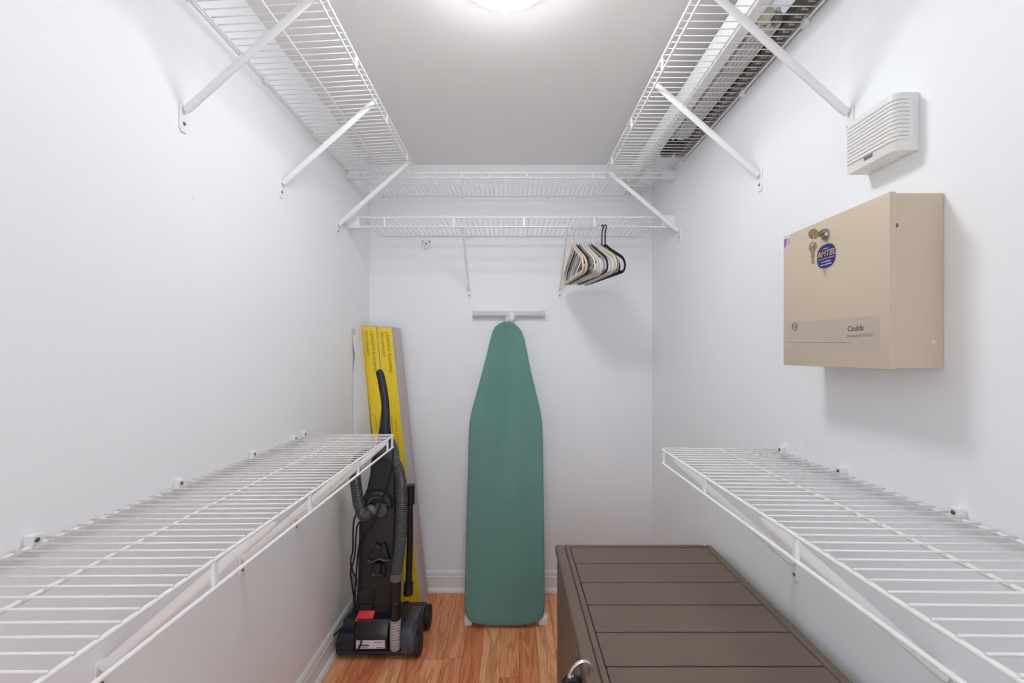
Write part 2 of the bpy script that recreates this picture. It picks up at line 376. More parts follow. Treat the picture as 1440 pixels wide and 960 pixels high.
for A, C in zip(loops, loops[1:]):
    for j in range(n): bm.faces.new((A[j], A[(j+1) % n], C[(j+1) % n], C[j]))
bm.faces.new(loops[-1]); bm.faces.new(loops[0][::-1])
obj('cover', bm, M_GREEN, t, auto=50)
# pale steel deck rim behind the cover
rim = [cen+(p-cen)*(1+0.0045/max((p-cen).length, 0.1))-nrm*0.037 for p in cpts]
obj('deck_rim', prism(B(), rim, nrm*0.013, 0.002, 1), mat('rim_enamel', srgb(205, 214, 214), 0.4, 0), t)
bk = lambda u, v, w: org+V((u, 0, 0))+vdir*v-nrm*w
M_ENAM = mat('leg_enamel', (0.72, 0.72, 0.71, 1), 0.35)
tb = px(715.5, 442, YB-0.021)
for sx in (-0.045, 0.045):
    obj('leg', tube(B(), [bk(sx-0.035, 0.06, 0.040), V((tb.x+sx*0.25, tb.y-0.018, tb.z-0.07)), V((tb.x+sx*0.2, tb.y, tb.z))], 0.009, 10), M_ENAM, t, auto=45)
    obj('leg', tube(B(), [bk(sx*1.8-0.035, 0.035, 0.045), bk(sx*0.7-0.035, 0.9, 0.045)], 0.009, 10), M_ENAM, t, auto=45)
obj('foot_bar', cyl(B(), V((tb.x-0.190, tb.y, tb.z)), V((tb.x+0.190, tb.y, tb.z)), 0.0165, 16), mat('grey_enamel', (0.60, 0.61, 0.60, 1), 0.35), t, auto=45)
for sx in (-1, 1):
    obj('end_cap', cyl(B(), V((tb.x+sx*0.170, tb.y, tb.z)), V((tb.x+sx*0.197, tb.y, tb.z)), 0.0192, 16), mat('cap_grey', (0.62, 0.63, 0.62, 1), 0.4), t, auto=45)
obj('joint_wrap', lathe(B(), V((tb.x+0.014, tb.y-0.006, tb.z-0.004)), (0, 0.15, 1), [(0, -0.04), (0.017, -0.034), (0.022, -0.01), (0.021, 0.008), (0.014, 0.014), (0, 0.014)], 14), mat('clear_wrap', (0.85, 0.85, 0.86, 1), 0.15, bump=(60, 1.0, 0.01)), t, smooth=True)
fb = px(711, 873, 2.062)
obj('foot_bar', cyl(B(), V((fb.x-0.17, 2.072, 0.0125)), V((fb.x+0.175, 2.072, 0.0125)), 0.0115, 14), M_ENAM, t, auto=45)
for x0, x1 in ((653.5, 664), (757, 769.5)):
    a, c = px(x0, 873, 2.062), px(x1, 873, 2.062)
    obj('foot_cap', box(B(), a.x, c.x, 2.045, 2.085, 0.0, 0.046, 0.006, 2), M_WHITEP, t, auto=45)

# ------------------------------------------------------------------ laminate flooring cartons leaning in the corner
M_YEL = mat('yellow_carton', srgb(252, 220, 46), 0.45, vary=(srgb(240, 204, 42), (4, 4, 1.2), 0.4, 0.7))
M_GREYC = mat('grey_carton', srgb(196, 188, 184), 0.6, vary=(srgb(178, 160, 154), (14, 14, 1.5), 0.45, 0.75))
M_INK = mat('olive_ink', srgb(128, 106, 34), 0.6)
def carton(xr_bot, xr_top, w, yf, dep, ht, skew, label):
    # leans sideways: right edge goes from xr_bot at the floor to xr_top at its top
    t = thing('flooring_carton', (xr_bot-w/2, yf, 0), label, 'carton', 'cartons of laminate flooring in the corner')
    A = [V((xr_bot-w, yf, 0)), V((xr_bot, yf, 0)), V((xr_top, yf, ht)), V((xr_top-w, yf, ht+0.004))]
    off = V((skew, dep, 0))
    obj('carton_body', prism(B(), A, off, 0.002, 1), M_GREYC, t)
    e = 0.0008
    up = (A[3]-A[0]).normalized(); rt = V((1, 0, 0))
    face = [A[0]+up*0.004+rt*e, A[1]+up*0.004-rt*e, A[2]-up*0.004-rt*e, A[3]-up*0.004+rt*e]
    f = obj('printed_face', prism(B(), [p+V((0, -0.0004, 0)) for p in face], V((0, 0.0006, 0))), M_YEL, t)
    tp = A[3]+(A[2]-A[3])*0.5
    # vertical lettering reading downwards
    n0 = V((0, -0.0012, 0))
    for frac, dz, size, s in ((0.66, 0.03, 0.0215, 'LAMINATE FLOORING'), (0.30, 0.03, 0.0175, 'PISO LAMINADO')):
        p = A[3]+rt*w*frac-up*dz+n0
        obj('lettering', text_bm(s, size, p, -up, rt, 0.0001), M_INK, f)
    for frac, d0, d1 in ((0.35, 0.47, 0.55), (0.62, 0.48, 0.55), (0.35, 0.585, 0.68), (0.62, 0.585, 0.66)):
        p = A[3]+rt*w*frac-up*d0+n0; q = A[3]+rt*w*frac-up*d1+n0
        obj('fine_print', prism(B(), [p-rt*0.0035, p+rt*0.0035, q+rt*0.0035, q-rt*0.0035], V((0, 0.0003, 0))), mat('pale_ink', srgb(214, 180, 42), 0.6), f)
    return t
wbox = 0.0775
carton(-0.476, -0.6265, wbox, 2.217, 0.106, 1.444, 0.019, 'yellow-faced flooring carton with a bare grey side, leaning outermost in the corner')
carton(-0.476-wbox-0.0025, -0.6265-wbox-0.0025, wbox, 2.213, 0.106, 1.449, 0.019, 'yellow-faced flooring carton between the white wrapped pack and another yellow carton')
# white plastic-wrapped pack against the left wall
t = thing('wrapped_pack', (-0.70, 2.13, 0), 'white plastic-wrapped pack standing in the corner beside yellow cartons', 'wrapped pack')
def wl(z): return XL+0.002+0.010*max(0, 1-abs(z-1.30)/0.07)
rows = [0.0, 0.3, 0.6, 0.8, 0.95, 1.05, 1.14, 1.2, 1.26, 1.30, 1.34, 1.38, 1.41, 1.440]
bm = B(); fr = []
for z in rows:
    xr = -0.7715+0.087*(1.44-z)
    l = wl(z)+(0.028 if z < 0.12 else 0)
    yf = 2.098+0.004*math.sin(z*17)
    pts = [V((l, yf, z)), V((l+(xr-l)*0.40+0.003, 2.122+0.004*math.sin(z*31), z)), V((l+(xr-l)*0.80+0.002, 2.160+0.003*math.cos(z*23), z)), V((xr, 2.196, z)), V((xr-0.003, 2.204, z)), V((l, 2.204, z))]
    fr.append([bm.verts.new(p) for p in pts])
for A, C in zip(fr, fr[1:]):
    for j in range(6): bm.faces.new((A[j], A[(j+1) % 6], C[(j+1) % 6], C[j]))
bm.faces.new(fr[0][::-1]); bm.faces.new(fr[-1])
obj('wrapping', bm, mat('white_wrap', (0.78, 0.79, 0.81, 1), 0.3, bump=(25, 0.3, 0.006)), t, auto=40)
bm = B(); box(bm, XL+0.003, XL+0.010, 2.090, 2.108, 1.40, 1.43, 0.001, 1)
obj('tape', bm, mat('clear_tape', (0.6, 0.6, 0.62, 1), 0.2), t)

# ------------------------------------------------------------------ vacuum cleaner seen from behind
t = thing('vacuum_cleaner', (-0.57, 1.93, 0), 'black upright vacuum cleaner with grey hose and red pedal, parked by the left wall', 'vacuum cleaner')
CY = 1.885                                    # rear face of the upright body
def pp(x, y, Y=CY): return px(x, y, Y)
# base
bl, br_ = -0.737, -0.405
deck = [V((-0.735, 1.86, 0.03)), V((-0.735, 2.07, 0.03)), V((-0.385, 2.07, 0.03)), V((-0.385, 1.86, 0.03))]
bm = B(); box(bm, -0.730, -0.408, 1.845, 2.085, 0.022, 0.100, 0.014, 3)
base = obj('base', bm, M_CHAR, t, auto=40)
bm = B(); box(bm, -0.742, -0.405, 1.815, 1.842, 0.022, 0.040, 0.005, 2)
obj('rear_bar', bm, M_NAVY, base)
prof = [(1.838, 0.03), (1.818, 0.045), (1.815, 0.085), (1.824, 0.125), (1.848, 0.158), (1.90, 0.165), (1.95, 0.15), (1.95, 0.03)]
a, c = pp(499.5, 900, 1.83).x, pp(546, 900, 1.83).x
obj('motor_housing', prism(B(), [V((a, y, z)) for y, z in prof], V((c-a, 0, 0)), 0.004, 2), M_BLACK, base, auto=40)
lb = obj('rating_label', prism(B(), [pp(501, 900.5, 1.8145), pp(541, 900, 1.8145), pp(541, 911.5, 1.8145), pp(501, 912, 1.8145)], V((0, 0.0016, 0))), mat('label_paper', srgb(226, 218, 228), 0.5), t)
for x0, x1, y_ in ((503, 511, 902.8), (526, 539, 902.6), (504, 519, 907.2), (503, 517, 910.6), (529, 539, 910.4)):
    obj('print_line', box(B(), pp(x0, y_, 1.8143).x, pp(x1, y_, 1.8143).x, 1.8139, 1.8144, pp(0, y_+(1.1 if y_ == 907.2 else .45), 1.8143).z, pp(0, y_-(1.1 if y_ == 907.2 else .45), 1.8143).z), mat('label_ink', srgb(96, 84, 100), 0.6), lb)
a, c = pp(480, 0, 1.825).x, pp(498.5, 0, 1.825).x
obj('side_block', box(B(), a, c, 1.818, 1.93, 0.035, 0.112, 0.006, 2), M_NAVY, base, auto=40)
obj('cord_bracket', box(B(), a, c-0.004, 1.84, 1.90, 0.105, 0.158, 0.006, 2), M_CHAR, base, auto=40)
a, c = pp(563.5, 0, 1.818).x, pp(580, 0, 1.818).x
prof = [(1.815, 0.03), (1.812, 0.09), (1.825, 0.128), (1.855, 0.142), (1.91, 0.125), (2.03, 0.106), (2.03, 0.03)]
obj('fender', prism(B(), [V((a, y, z)) for y, z in prof], V((-0.424-a, 0, 0)), 0.006, 2), mat('slate_plastic', (0.060, 0.064, 0.085, 1), 0.35), base, auto=40)
obj('wheel_cover', lathe(B(), V((-0.440, 1.853, 0.068)), (1, 0, 0), [(0, 0), (0.052, 0), (0.054, 0.004), (0.054, 0.020), (0.048, 0.026), (0, 0.026)], 24), mat('slate_plastic', (0, 0, 0, 1)), base, auto=40)
def wheel(xa, xb, y, r, tread):
    w = obj('wheel', lathe(B(), V((xa, y, r)), (1, 0, 0), [(0, 0), (r*0.55, 0), (r*0.6, 0.002), (r*0.9, 0), (r, 0.004), (r, xb-xa-0.004), (r*0.9, xb-xa), (0, xb-xa)], 24), M_RUB, t, auto=40)
    if tread:
        bm = B()
        for k in range(10):
            q = k*2*math.pi/10; u = V((0, math.cos(q), math.sin(q))); v = V((0, -math.sin(q), math.cos(q)))
            p = V((xa+0.004, y, r))+u*(r*0.97)
            prism(bm, [p-v*0.003-u*0.002, p+v*0.003-u*0.002, p+v*0.003+u*0.0016, p-v*0.003+u*0.0016], V((xb-xa-0.008, 0, 0)))
        obj('tread', bm, mat('tread_rubber', (0.03, 0.03, 0.03, 1), 0.5), w)
wheel(-0.420, -0.394, 1.853, 0.048, False); wheel(-0.754, -0.728, 1.868, 0.050, True)
wheel(-0.412, -0.389, 2.040, 0.052, True); wheel(-0.754, -0.730, 2.045, 0.052, True)
# upright body
poly = [(498, 882), (500, 850), (503, 800), (504, 740), (507, 705), (515, 688), (519.5, 668), (521, 648), (527, 634), (535, 624), (546, 624), (551.5, 640), (555.5, 665), (556, 720), (554, 800), (553, 882)]
obj('upright_body', prism(B(), [pp(x, y) for x, y in poly], V((0, 0.115, 0)), 0.010, 3), M_CHAR, t, auto=35)
# stem and grip
hp = [(541.5, 640, 1.93), (541.2, 612, 1.925), (541.8, 590, 1.925), (542, 572, 1.928), (541, 560, 1.93), (538.5, 545, 1.932), (536, 532, 1.934), (533.8, 523.5, 1.936)]
pth = smooth_path([px(*q) for q in hp], 5); rad = [0.046, 0.030, 0.0215, 0.0185, 0.0185, 0.0190, 0.0185, 0.0175]
rads = [rad[min(i//5, 7)]*(1-(i % 5)/5)+rad[min(i//5+1, 7)]*((i % 5)/5) for i in range(len(pth))]
pth.append(pth[-1]+(pth[-1]-pth[-2]).normalized()*0.010); rads.append(0.012)
pth.append(pth[-1]+(pth[-2]-pth[-3]).normalized()*0.004); rads.append(0.004)
hd = obj('handle', tube(B(), pth, rads, 14, flat=((0, 1, 0), 0.75)), M_BLACK, t, smooth=True)
# ribbed hose looping over the top
def ribbed(name, pts, r, m, parent, step=0.0035, amp=0.10):
    q = resample(smooth_path(pts, 10), step)
    obj(name, tube(B(), q, [r*(1-amp*(i % 2)) for i in range(len(q))], 14), m, parent, auto=60)
hy_ = 1.852
hp = [(557.5, 806, hy_), (559.5, 790, hy_), (563, 760, hy_), (564.5, 725, hy_), (565, 695, hy_), (563, 670, hy_), (556, 650, hy_), (544, 639, hy_+.01), (528, 636, hy_+.015), (512, 640, hy_+.01), (500, 652, hy_), (499.5, 672, hy_), (502.5, 695, hy_), (505.5, 712, hy_), (511, 724, hy_+.004), (518, 726, hy_+.012)]
ribbed('hose', [px(*q) for q in hp], 0.0255, M_HOSE, t, 0.0045, 0.13)
e = px(513, 722, 1.858)
obj('hose_elbow', tube(B(), smooth_path([px(507, 716, 1.852), px(511, 723, 1.853), px(517, 723.5, 1.862), px(521, 720, 1.885)], 5), 0.027, 14), M_HOSE, t, smooth=True)
obj('elbow_collar', lathe(B(), px(520, 719, 1.866), (0.35, 1, 0.2), [(0.016, -0.006), (0.026, 0), (0.028, 0.006), (0.026, 0.016), (0.0, 0.016)], 20), mat('grey_plastic', (0.16, 0.16, 0.16, 1), 0.4), t, smooth=True)
bm = B()
for k in range(4): lathe(bm, px(557.3, 815-k*2.6, hy_), (0, 0, 1), [(0.021, 0), (0.0265, 0.001), (0.0265, 0.005), (0.021, 0.006)], 18)
obj('hose_cuff', bm, mat('grey_plastic', (0, 0, 0, 1)), t, smooth=True)
obj('lower_pipe', tube(B(), [px(557.5, 814, hy_), px(556.5, 845, hy_), px(556, 876, 1.845)], [0.0215, 0.0215, 0.0205], 16), M_BLACK, t, auto=45)
obj('pipe_ring', lathe(B(), px(556.6, 846, hy_), (0, 0, 1), [(0.02, -0.006), (0.023, -0.005), (0.023, 0.005), (0.02, 0.006)], 18), M_BLACK, t, smooth=True)
ribbed('lower_hose', [px(556, 872, 1.838), px(556, 890, 1.833), px(556, 905, 1.832), px(556.2, 912, 1.834)], 0.0245, mat('pale_hose', (0.40, 0.37, 0.36, 1), 0.45), t, 0.0055, 0.14)
obj('pipe_clip', box(B(), px(566, 0, 1.86).x, px(574, 0, 1.86).x, 1.85, 1.89, px(0, 868, 1.86).z, px(0, 850, 1.86).z, 0.004, 2), M_CHAR, t)
# extension wand beside the body
wd = obj('wand', tube(B(), [px(576.5, 684, 1.905), px(576.5, 760, 1.905), px(574.5, 834, 1.905)], 0.0145, 14), M_BLACK, t, auto=45)
obj('wand_collar', tube(B(), [px(577.5, 681, 1.905), px(577.8, 708, 1.905)], 0.0185, 16), M_BLACK, wd, auto=45)
obj('wand_collar', tube(B(), [px(574.8, 819, 1.905), px(574, 835, 1.905)], 0.0215, 16), M_BLACK, wd, auto=45)
# arched duct and filter cap on the body
arcp = [px(530+19*math.cos(q), 713-19*math.sin(q), 1.876) for q in [math.pi*k/14 for k in range(15)]]
obj('duct_arch', tube(B(), arcp, 0.016, 12), M_CHAR, t, smooth=True)
obj('arch_trim', tube(B(), [px(530.5+14.5*math.cos(q), 713-14.5*math.sin(q), 1.866) for q in [math.pi*(k+2)/18 for k in range(15)]], 0.003, 8), mat('grey_plastic', (0, 0, 0, 1)), t, smooth=True)
obj('filter_cap', lathe(B(), px(536, 716, 1.882), (0.1, -1, 0), [(0.034, 0), (0.034, 0.010), (0.028, 0.016), (0, 0.018)], 24), M_HOSE, t, auto=40)
# upholstery tool in its holder
tl = [(527, 766), (529, 764.5), (532, 768.5), (536, 768.5), (538.5, 764.5), (541, 766), (546.5, 783), (549, 788), (545, 792), (539, 789), (533.5, 787), (527, 789.5), (520.5, 792), (516, 787), (519, 781)]
obj('upholstery_tool', prism(B(), [pp(x, y, 1.862) for x, y in tl], V((0, 0.025, 0)), 0.006, 3), M_BLACK, t, auto=40)
obj('tool_rim', tube(B(), smooth_path([px(516.5, 787.5, 1.860), px(522, 790, 1.858), px(528, 788, 1.857), px(534, 785.5, 1.857), px(540, 788, 1.858), px(548, 787.5, 1.860)], 4), 0.005, 8), M_HOSE, t, smooth=True)
obj('tool_holder', prism(B(), [pp(x, y, 1.868) for x, y in [(522, 794), (541, 794), (541, 812), (522, 812)]], V((0, 0.02, 0)), 0.004, 2), M_BLACK, t, auto=40)
obj('tool_neck', tube(B(), [px(532, 790, 1.864), px(532, 806, 1.864)], 0.017, 14), M_CHAR, t, auto=45)
obj('tool_clip', prism(B(), [pp(x, y, 1.8635) for x, y in [(525.5, 805.5), (535.5, 805.5), (537, 809.5), (523, 809.5)]], V((0, 0.006, 0)), 0.001, 1), mat('grey_plastic', (0, 0, 0, 1)), t)
obj('access_panel', prism(B(), [pp(x, y, 1.882) for x, y in [(504, 829), (527, 829), (527, 846), (503, 846)]], V((0, 0.006, 0)), 0.002, 1), M_BLACK, t)
# red release pedal
obj('pedal_base', prism(B(), [pp(x, y, 1.845) for x, y in [(496, 872), (524, 872), (524, 878), (494, 878)]], V((0, 0.06, 0)), 0.004, 2), M_BLACK, t, auto=40)
obj('pedal_backing', prism(B(), [pp(x, y, 1.875) for x, y in [(507, 851), (524, 851), (524, 862), (507, 862)]], V((0, 0.012, 0)), 0.002, 1), M_BLACK, t)
a, c = pp(499.5, 866, 1.85), pp(525, 866, 1.85)
rp = [V((a.x, 1.842, pp(0, 873, 1.845).z)), V((c.x-0.003, 1.842, pp(0, 873, 1.845).z)), V((c.x+0.001, 1.872, pp(0, 858.5, 1.87).z)), V((a.x+0.010, 1.872, pp(0, 858.5, 1.87).z))]
obj('release_pedal', prism(B(), rp, V((0, 0.012, -0.006)), 0.003, 2), mat('red_plastic', srgb(226, 44, 56), 0.35), t, auto=40)
# power cord
CW = 0.004
for pts in ([(552.5, 628, 1.83), (552, 650, 1.825), (547, 672, 1.83), (540, 695, 1.838), (533, 715, 1.84), (523, 737, 1.845), (511, 752, 1.86), (504.5, 770, 1.868), (501.5, 800, 1.868), (499.5, 830, 1.868), (497.5, 850, 1.868)],
            [(509, 716, 1.888), (500, 724, 1.876), (497, 738, 1.864), (496.5, 752, 1.86), (496, 775, 1.86), (493.5, 785, 1.86), (494.5, 800, 1.86), (500.5, 812, 1.86), (501, 820, 1.862), (497.5, 840, 1.864), (498, 855, 1.864), (489, 872, 1.86), (484, 885, 1.855)],
            [(512, 728, 1.89), (503, 738, 1.876), (500.5, 755, 1.862), (499.5, 775, 1.858), (497, 790, 1.856), (493, 803, 1.856), (495, 822, 1.858), (497.5, 838, 1.86)],
            [(489, 876, 1.852), (477, 886, 1.85), (468.5, 895, 1.85), (466.5, 903, 1.85), (470, 905, 1.85)],
            [(508, 900, 1.808), (507, 906, 1.808), (502, 915, 1.808), (497, 919, 1.81)]):
    obj('power_cord', tube(B(), smooth_path([px(*q) for q in pts], 6), CW, 8), M_RUB, t, smooth=True)

# ------------------------------------------------------------------ hangers on the lower back shelf's front rod
hz, hyr = 1.907+RR, YB-0.331
def hanger_meshes():
    half = [(0.0, 0.0), (0.016, -0.010), (0.050, -0.032), (0.09, -0.054), (0.135, -0.078), (0.165, -0.096), (0.181, -0.114), (0.186, -0.132), (0.181, -0.149), (0.168, -0.156)]
    pts = [(u, z) for u, z in half]+[(0.1, -0.156), (0, -0.156), (-0.1, -0.156)]+[(-u, z) for u, z in half[::-1][:-1]]
    P = [V((u, 0, z-0.092)) for u, z in pts]
    bm = tube(B(), P, 0.0075, 8, closed=True, flat=((0, 1, 0), 0.42))
    for f in bm.faces: f.smooth = True
    body = bpy.data.meshes.new('hanger_body'); bm.to_mesh(body); bm.free()
    q = [V((0.012*math.cos(a)-0.000, 0, 0.012*math.sin(a)-0.0105)) for a in [math.radians(d) for d in range(170, -61, -15)]]
    hk = q+[V((0.0, 0, -0.034)), V((0.0, 0, -0.06)), V((0, 0, -0.094))]
    bm = tube(B(), hk, 0.0016, 8)
    for f in bm.faces: f.smooth = True
    hook = bpy.data.meshes.new('hook'); bm.to_mesh(hook); bm.free()
    bm = tube(B(), hk, 0.0034, 8)
    for f in bm.faces: f.smooth = True
    hook2 = bpy.data.meshes.new('hook'); bm.to_mesh(hook2); bm.free()
    return body, hook, hook2
HB, HK, HK2 = hanger_meshes()
HM = {'cream': mat('cream_velvet', srgb(222, 208, 186), 0.8), 'ivory': mat('ivory_plastic', srgb(226, 222, 212), 0.5), 'grey': mat('grey_velvet', srgb(150, 148, 146), 0.8),
      'white': mat('white_hanger', srgb(230, 230, 230), 0.4), 'black': mat('black_velvet', srgb(28, 27, 28), 0.6)}
def body_mesh(c):
    k = 'hanger_body_'+c
    if k in bpy.data.meshes: return bpy.data.meshes[k]
    m = HB.copy(); m.name = k; m.materials.clear(); m.materials.append(HM[c]); return m
HK.materials.append(M_STEEL); HK2.materials.append(HM['black'])
spec = [(0.286, 6, 'cream'), (0.297, 7, 'cream'), (0.309, 7.5, 'black'), (0.320, 8, 'grey'), (0.331, 8, 'white'), (0.343, 8.5, 'cream'), (0.355, 10, 'ivory'), (0.366, 10, 'grey'), (0.377, 10.5, 'black'), (0.3985, 11.5, 'ivory'), (0.4075, 12, 'cream'), (0.4165, 12.5, 'grey'), (0.4275, 13, 'black'), (0.4415, 14.5, 'black')]
names = {'cream': 'cream', 'ivory': 'ivory', 'grey': 'grey', 'white': 'white', 'black': 'black'}
for i, (x, a, c) in enumerate(spec):
    bigblack = i >= 12
    if i == 0: lab = 'cream hanger at the open end of the bunch, nearest the shelf brace'
    elif i == 13: lab = 'black hanger with a thick black hook, outermost of the bunch toward the right wall'
    elif i == 12: lab = 'black hanger with a thick black hook, between a grey and a black hanger'
    else: lab = '%s hanger with a steel hook, between a %s and a %s hanger' % (c, spec[i-1][2], spec[i+1][2])
    t = thing('clothes_hanger', (x, hyr, hz+0.0012+(0.002 if bigblack else 0)), lab, 'hanger', 'hangers bunched on the wire shelf rod')
    # local +X runs toward the camera and a little to the right
    t.rotation_euler = (0, math.radians(random.uniform(-3, 3)), math.radians(-90+a))
    link('hanger_frame', body_mesh(c), t); link('hook', HK2 if bigblack else HK, t)

# ------------------------------------------------------------------ closet rod socket on the back wall
c = px(599.5, 344, YB)
t = thing('rod_socket', (c.x, YB, c.z), 'small round white rod socket screwed to the back wall', 'rod socket')
bm = lathe(B(), V((c.x, YB-0.0003, c.z)), (0, -1, 0), [(0, 0), (0.030, 0), (0.030, 0.004), (0.020, 0.005), (0, 0.005)], 28); obj('flange', bm, M_WHITEP, t, auto=40)
cup = [V((c.x+0.021*math.cos(q), YB-0.005, c.z+0.021*math.sin(q))) for q in [math.radians(d) for d in range(140, 401, 13)]]
bm = B(); inn = [V((c.x+(p.x-c.x)*0.8, p.y, c.z+(p.z-c.z)*0.8)) for p in cup]
prism(bm, cup+inn[::-1], V((0, -0.016, 0))); obj('cup', bm, M_WHITEP, t, auto=40)
for dx, dz in ((-0.019, 0.017), (0.019, 0.017), (0, 0.004)):
    obj('screw', lathe(B(), V((c.x+dx, YB-0.0045, c.z+dz)), (0, -1, 0), [(0, 0), (0.0048, 0), (0.004, 0.003), (0, 0.003)], 10), M_SCREW, t, smooth=True)

# ------------------------------------------------------------------ alarm control panel
M_BEIGE = mat('beige_enamel', srgb(203, 187, 166), 0.45, bump=(400, 0.1, 0.0004))
pX, pY0, pY1, pZ0, pZ1 = 0.673, 0.760, 1.059, 1.280, 1.598
t = thing('alarm_panel', (XR, (pY0+pY1)/2, pZ0), 'beige steel alarm control panel with a lock, mounted on the right wall', 'alarm panel')
obj('cabinet', box(B(), pX+0.004, XR-0.0004, pY0+0.0025, pY1-0.0025, pZ0+0.002, pZ1-0.002, 0.002, 2), M_BEIGE, t, auto=40)
bm = B(); box(bm, pX, pX+0.012, pY0, pY1, pZ0, pZ1, 0.0025, 2); door = obj('door', bm, M_BEIGE, t, auto=40)
for z in (pZ1-0.06, pZ0+0.05):
    obj('knockout', lathe(B(), V((pX+0.014, pY0+0.0026, z)) if z > 1.4 else V((XR-0.02, pY0+0.0026, z)), (0, -1, 0), [(0, 0), (0.004, 0), (0.0034, 0.001), (0, 0.001)], 12), M_SCREW if z > 1.4 else mat('patch', srgb(220, 210, 196), 0.6), t)
nX = V((-1, 0, 0)); RT = V((0, -1, 0)); UP = V((0, 0, 1))
def face_poly(name, pts, m, parent, th=0.0004, lift=0.0):
    return obj(name, prism(B(), [p+nX*lift for p in pts], nX*th), m, parent)
# grey label plate
lp = face_poly('label_plate', [pxX(1106, 454, pX), pxX(1236.5, 443.5, pX), pxX(1236.5, 496, pX), pxX(1106, 492.5, pX)], mat('taupe_plate', srgb(188, 175, 162), 0.4), door)
gi = mat('grey_print', srgb(104, 100, 100), 0.6); gl = mat('light_grey_print', srgb(146, 137, 131), 0.6)
face_poly('rule', [pxX(1106, 480.9, pX), pxX(1199, 481.3, pX), pxX(1199, 482.0, pX), pxX(1106, 481.5, pX)], gl, lp, 0.0002, 0.0005)
p = pxX(1191.3, 462.5, pX)+nX*0.0006
obj('lettering', text_bm('Caddx', 0.0155, p, RT, UP, 0.0001, shear=0.25, bold=0.0003), gi, lp)
p = pxX(1191.3, 472.6, pX)+nX*0.0006
obj('lettering', text_bm('NetworX NX-8', 0.0092, p, RT, UP, 0.0001, shear=0.2, bold=0.00015), gl, lp)
g0 = pxX(1118, 459, pX)+nX*0.0006
bm = B(); ro = [g0+(RT*math.cos(q)+UP*math.sin(q))*0.0088 for q in [2*math.pi*k/24 for k in range(24)]]
tube(bm, ro, 0.0009, 6, closed=True); obj('round_emblem', bm, gi, lp)
obj('lettering', text_bm('GE', 0.0098, g0, RT, UP, 0.0001, 'CENTER', shear=0.2), gi, lp)
# blue round sticker
sc = pxX(1162, 360, pX)
def disc(c, rx, rz, tilt=0.0, n=32, pw=2.5):
    out = []
    for k in range(n):
        q = 2*math.pi*k/n; cc, ss = math.cos(q), math.sin(q)
        out.append(c+RT*(rx*math.copysign(abs(cc)**(2/pw), cc))+UP*(rz*math.copysign(abs(ss)**(2/pw), ss)))
    return out
st = face_poly('sticker_border', disc(sc, 0.0305, 0.0290), mat('tan_border', srgb(205, 184, 150), 0.5), door, 0.0003)
sb = face_poly('sticker', disc(sc, 0.0272, 0.0256), mat('blue_vinyl', srgb(40, 46, 120), 0.35), door, 0.0006)
obj('lettering', text_bm('AMTEL', 0.0175, sc+nX*0.0008+UP*0.0055, RT, UP, 0.0001, 'CENTER', shear=0.2), mat('gold_print', srgb(232, 206, 150), 0.5), sb)
for dz, w, hh in ((0.0165, 0.016, 0.0016), (-0.0045, 0.046, 0.0014), (-0.0115, 0.026, 0.0022), (-0.0175, 0.032, 0.0022)):
    q = sc+UP*dz
    face_poly('print_line', [q-RT*w/2-UP*hh/2, q+RT*w/2-UP*hh/2, q+RT*w/2+UP*hh/2, q-RT*w/2+UP*hh/2], mat('pale_print', srgb(196, 196, 222), 0.5), sb, 0.0002, 0.0007)
# small flag sticker on the far corner
f0, f1 = pxX(1102, 331, pX), pxX(1111.5, 344.5, pX)
fl = face_poly('flag_sticker', [V((pX, f0.y, pZ1-0.004)), V((pX, f1.y, pZ1-0.004)), V((pX, f1.y, pZ1-0.030)), V((pX, f0.y, pZ1-0.030))], mat('flag_white', srgb(222, 214, 216), 0.5), door, 0.0003)
face_poly('flag_stripe', [V((pX, f0.y-0.016, pZ1-0.010)), V((pX, f1.y+0.002, pZ1-0.010)), V((pX, f1.y+0.002, pZ1-0.027)), V((pX, f0.y-0.016, pZ1-0.027))], mat('flag_red', srgb(226, 140, 140), 0.5), fl, 0.0002, 0.0004)
face_poly('flag_stripe', [V((pX, f0.y-0.003, pZ1-0.008)), V((pX, f0.y-0.015, pZ1-0.008)), V((pX, f0.y-0.010, pZ1-0.029)), V((pX, f0.y-0.003, pZ1-0.029))], mat('flag_blue', srgb(120, 108, 170), 0.5), fl, 0.0002, 0.0004)
# cam lock
lk = pxX(1161, 329, pX)
obj('lock', lathe(B(), lk, nX, [(0, 0), (0.0118, 0), (0.0118, 0.004), (0.0095, 0.008), (0.0085, 0.009), (0.0085, 0.0075), (0, 0.0075)], 24), mat('lock_steel', (0.42, 0.40, 0.39, 1), 0.3, 1.0), door, auto=35)
M_BRASS = mat('nickel_brass', srgb(170, 152, 118), 0.35, 0.7)
t = thing('key_set', lk+nX*0.012, 'pair of brass keys on a ring hanging from the alarm panel lock', 'keys')
kc = lk+nX*0.022+RT*(-0.002)
def key(name, head, rad, dirv, length, side):
    head = V(head); dirv = V(dirv).normalized(); sd = V(side).normalized(); th = dirv.cross(sd)*0.002
    pts = []
    for k in range(20):
        q = math.radians(25)+k*math.radians(310)/19
        pts.append(head+(dirv*math.cos(q)+sd*math.sin(q))*rad)
    w = rad*math.sin(math.radians(25))
    pts += [head+dirv*(rad+length*0.45)-sd*w, head+dirv*(rad+length*0.5)-sd*w*0.6, head+dirv*(rad+length*0.95)-sd*w*0.6, head+dirv*(rad+length),
            head+dirv*(rad+length*0.95)+sd*w*0.6, head+dirv*(rad+length*0.5)+sd*w*0.6, head+dirv*(rad+length*0.45)+sd*w]
    return obj(name, prism(B(), [p-th/2 for p in pts], th, 0.0003, 1), M_BRASS, t)
